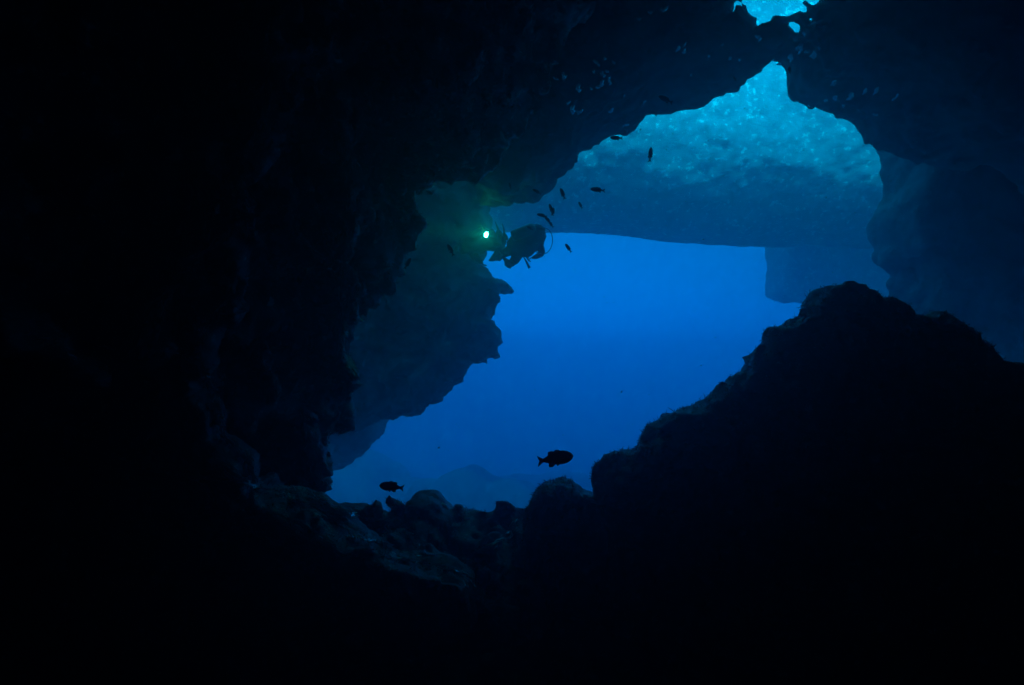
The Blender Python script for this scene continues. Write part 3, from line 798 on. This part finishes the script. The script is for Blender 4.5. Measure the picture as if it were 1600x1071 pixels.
M_thread = plain('rim_streak', (.85, .85, .8), rough=.42, noise=12)  # pale, shiny strands added so the rib edges look rim lit
M_thread.node_tree.nodes['Principled BSDF'].inputs['Specular IOR Level'].default_value = 1.0
M_thread.node_tree.nodes['Principled BSDF'].inputs['Coat Weight'].default_value = .6
M_thread.node_tree.nodes['Principled BSDF'].inputs['Coat Roughness'].default_value = .25
M_thread.node_tree.nodes['Principled BSDF'].inputs['Metallic'].default_value = .85
def threads(seed):
    """thin pale strands added along the ribs of rock to imitate rim light"""
    rnd = random.Random(seed); trees = [bvh_of(cave), bvh_of(bo3), bvh_of(ledge), bvh_of(bo2), bvh_of(bo)]
    def hit(px, py):
        d = at(px, py, 1).normalized(); best = None
        for t in trees:
            h = t.ray_cast(Vector((0, 0, 0)), d)
            if h[0] is not None and (best is None or h[3] < best[1]): best = (h[0], h[3], h[1])
        return best
    V = []; Fc = []
    for k, (pts, rad, n, sp) in enumerate(THREADS):
        ln = [0]
        for a, b in zip(pts[:-1], pts[1:]): ln.append(ln[-1] + math.hypot(b[0] - a[0], b[1] - a[1]))
        def pos(t):
            t = min(max(t, 0), ln[-1] - 1e-3)
            for i in range(len(pts) - 1):
                if t <= ln[i + 1]:
                    f = (t - ln[i]) / (ln[i + 1] - ln[i]); return pts[i][0] + f * (pts[i + 1][0] - pts[i][0]), pts[i][1] + f * (pts[i + 1][1] - pts[i][1])
            return pts[-1]
        for _ in range(int(n * .7)):
            t0 = rnd.uniform(0, ln[-1]); L_ = rnd.uniform(6, 34); off = rnd.gauss(0, sp); drift = rnd.gauss(0, .25); wob = rnd.uniform(.1, .5)
            P = []; lift = rnd.uniform(.0, .09); m = max(3, int(L_ / 2.2)); ph = rnd.uniform(0, 6.28)
            for i in range(m + 1):
                x, y = pos(t0 + L_ * i / m); off += rnd.gauss(0, .55)
                o_ = off + drift * L_ * i / m + wob * math.sin(ph + i * 1.3)
                h = hit(x + o_, y + rnd.gauss(0, .5))
                if h is None or h[1] < 1.5: continue
                nn = h[2] if h[2].y < 0 or h[2].x > 0 else -h[2]
                q = h[0] + nn * .012 + Vector((.35, -.1, 0)) * lift
                if P and (q - P[-1]).length > .12: break
                P.append(q)
            if len(P) < 3: continue
            r0 = rad * rnd.uniform(.7, 1.5)
            for i, p in enumerate(P):
                t = (P[min(i + 1, len(P) - 1)] - P[max(i - 1, 0)]).normalized(); u = t.cross(Vector((.2, 1, .3))).normalized(); v = t.cross(u)
                r_ = r0 * (1 - abs(2 * i / (len(P) - 1) - 1) ** 3 * .8); o0 = len(V)
                for q in range(3): V.append(p + (u * math.cos(q * 2.094) + v * math.sin(q * 2.094)) * r_)
                if i:
                    for q in range(3): Fc.append((o0 - 3 + q, o0 - 3 + (q + 1) % 3, o0 + (q + 1) % 3, o0 + q))
    print('threads', len(V))
    o = link_mesh('rim_light_threads', V, Fc, M_thread)
    return tag(o, 'pale threads added in streaks along the dark rock ribs to imitate rim light', 'marine growth', kind='stuff')
_w = [.0055] * 19
THREADS = []
for i, (pts, _r) in enumerate(RIDGES):
    n, sp, rr = {0: (150, 3.5, .0055), 1: (22, 2.5, .004), 2: (110, 7, .0045), 3: (14, 4, .004), 4: (16, 3, .004), 5: (130, 5, .0055), 6: (90, 6, .005),
                 7: (24, 3, .004), 8: (80, 4, .0055), 9: (18, 2, .004), 10: (22, 4, .003), 11: (14, 2.5, .003), 12: (150, 8, .004), 13: (60, 6, .004),
                 14: (50, 4, .004), 15: (60, 5, .004), 16: (60, 5, .0045), 17: (45, 4, .005), 18: (80, 8, .0045)}[i]
    THREADS.append((pts, rr, n, sp))
THREADS += [([(250, 548), (278, 553), (300, 568), (316, 592), (331, 622), (337, 655), (345, 682), (368, 701), (385, 722), (395, 752)], .0055, 130, 2.5),
            ([(618, 832), (634, 836), (650, 852), (664, 870)], .005, 60, 3),
            ([(895, 770), (925, 785), (950, 800), (965, 830)], .004, 22, 4)]
threads(9)
def hydroid(px, py, Y, h, n, seed, lab):
    rnd = random.Random(seed); base = at(px, py, Y); root = None; V = []; Fc = []
    bm_pts = []
    for i in range(n):
        a = rnd.uniform(-.9, .9); b_ = rnd.uniform(-.6, .6); d = Vector((math.sin(a), math.sin(b_), 1)).normalized(); l = h * rnd.uniform(.5, 1)
        p = [base + Vector((rnd.uniform(-.02, .02), 0, -.03))]
        for k in range(1, 5): p.append(p[0] + d * (l * k / 4) + Vector((rnd.uniform(-1, 1), rnd.uniform(-1, 1), 0)) * .006)
        for k in range(4):
            bm_pts.append((p[k], p[k + 1], .0035 * (1 - k / 5)))
            if k: 
                for s in (-1, 1): bm_pts.append((p[k], p[k] + (d * .5 + Vector((s, 0, .2))) * .018, .0016))
    for a, b_, r in bm_pts:
        t = (b_ - a).normalized(); u = t.cross(Vector((.3, 1, .1))).normalized(); v = t.cross(u); o0 = len(V)
        for c in (a, b_):
            for k in range(4): V.append(c + (u * math.cos(k * math.pi / 2) + v * math.sin(k * math.pi / 2)) * r)
        for k in range(4): Fc.append((o0 + k, o0 + (k + 1) % 4, o0 + 4 + (k + 1) % 4, o0 + 4 + k))
    o = link_mesh('algae_tuft', V, Fc, M_alg); tag(o, lab, 'algae', 'algae tufts on the cave edges'); return o
hydroid(1314, 446, 4.85, .07, 5, 1, 'sprig of algae on the peak of the right mound')
hydroid(1285, 470, 4.85, .06, 4, 2, 'sprig of algae on the left shoulder of the mound peak')
hydroid(655, 300, 5.9, .10, 9, 3, 'bushy algae tuft hanging at the corner of the left cave edge')
hydroid(672, 300, 5.9, .07, 7, 4, 'low algae tuft right of the corner of the left cave edge')
hydroid(1390, 466, 4.8, .05, 4, 5, 'sprig of algae in the dip right of the mound peak')

# ------------------------------------------------------------------ specks drifting in the water
M_speck = plain('plankton', (.6, .6, .55), rough=.7, noise=50)
rgs = np.random.default_rng(4); PV = []; PF = []
for i in range(900):
    if i < 220: c = np.array(tp) + np.array([-abs(rgs.normal(0, 1.1)), -abs(rgs.normal(0, .9)), rgs.normal(0, .35)])
    else:
        y = rgs.uniform(2.5, 10); c = np.array([rgs.uniform(-.25, .75) * y, y, rgs.uniform(-.25, .45) * y])
    r = rgs.uniform(.0015, .0045); k = len(PV)
    for d_ in ((1, 0, 0), (-1, 0, 0), (0, 1, 0), (0, -1, 0), (0, 0, 1), (0, 0, -1)): PV.append(c + np.array(d_) * r * rgs.uniform(.6, 1.4))
    PF += [(k, k + 2, k + 4), (k + 2, k + 1, k + 4), (k + 1, k + 3, k + 4), (k + 3, k, k + 4), (k + 2, k, k + 5), (k + 1, k + 2, k + 5), (k + 3, k + 1, k + 5), (k, k + 3, k + 5)]
sp = link_mesh('plankton', PV, PF, M_speck); tag(sp, 'tiny pale specks drifting in the water and torch beam', 'plankton', kind='stuff')

# ------------------------------------------------------------------ the water itself: one closed box of even haze
def box(name, x0, x1, y0, y1, z0, z1, mat):
    V = [(x, y, z) for x in (x0, x1) for y in (y0, y1) for z in (z0, z1)]
    return link_mesh(name, V, [(0, 1, 3, 2), (4, 6, 7, 5), (0, 4, 5, 1), (2, 3, 7, 6), (0, 2, 6, 4), (1, 5, 7, 3)], mat)
hm = bpy.data.materials.new('haze'); hm.use_nodes = True; hn = hm.node_tree; hn.nodes.clear()
ho = hn.nodes.new('ShaderNodeOutputMaterial'); pv = hn.nodes.new('ShaderNodeVolumePrincipled')
pv.inputs['Color'].default_value = (.10, .66, .90, 1); pv.inputs['Density'].default_value = .04; pv.inputs['Anisotropy'].default_value = 0.78
hn.links.new(pv.outputs[0], ho.inputs['Volume'])
hz = box('haze', -34, 44, -6, 62, -21, 16.5, hm); tag(hz, kind='stuff')
hz['label'] = 'clear blue sea water filling the cave and the open sea beyond'; hz['category'] = 'water'
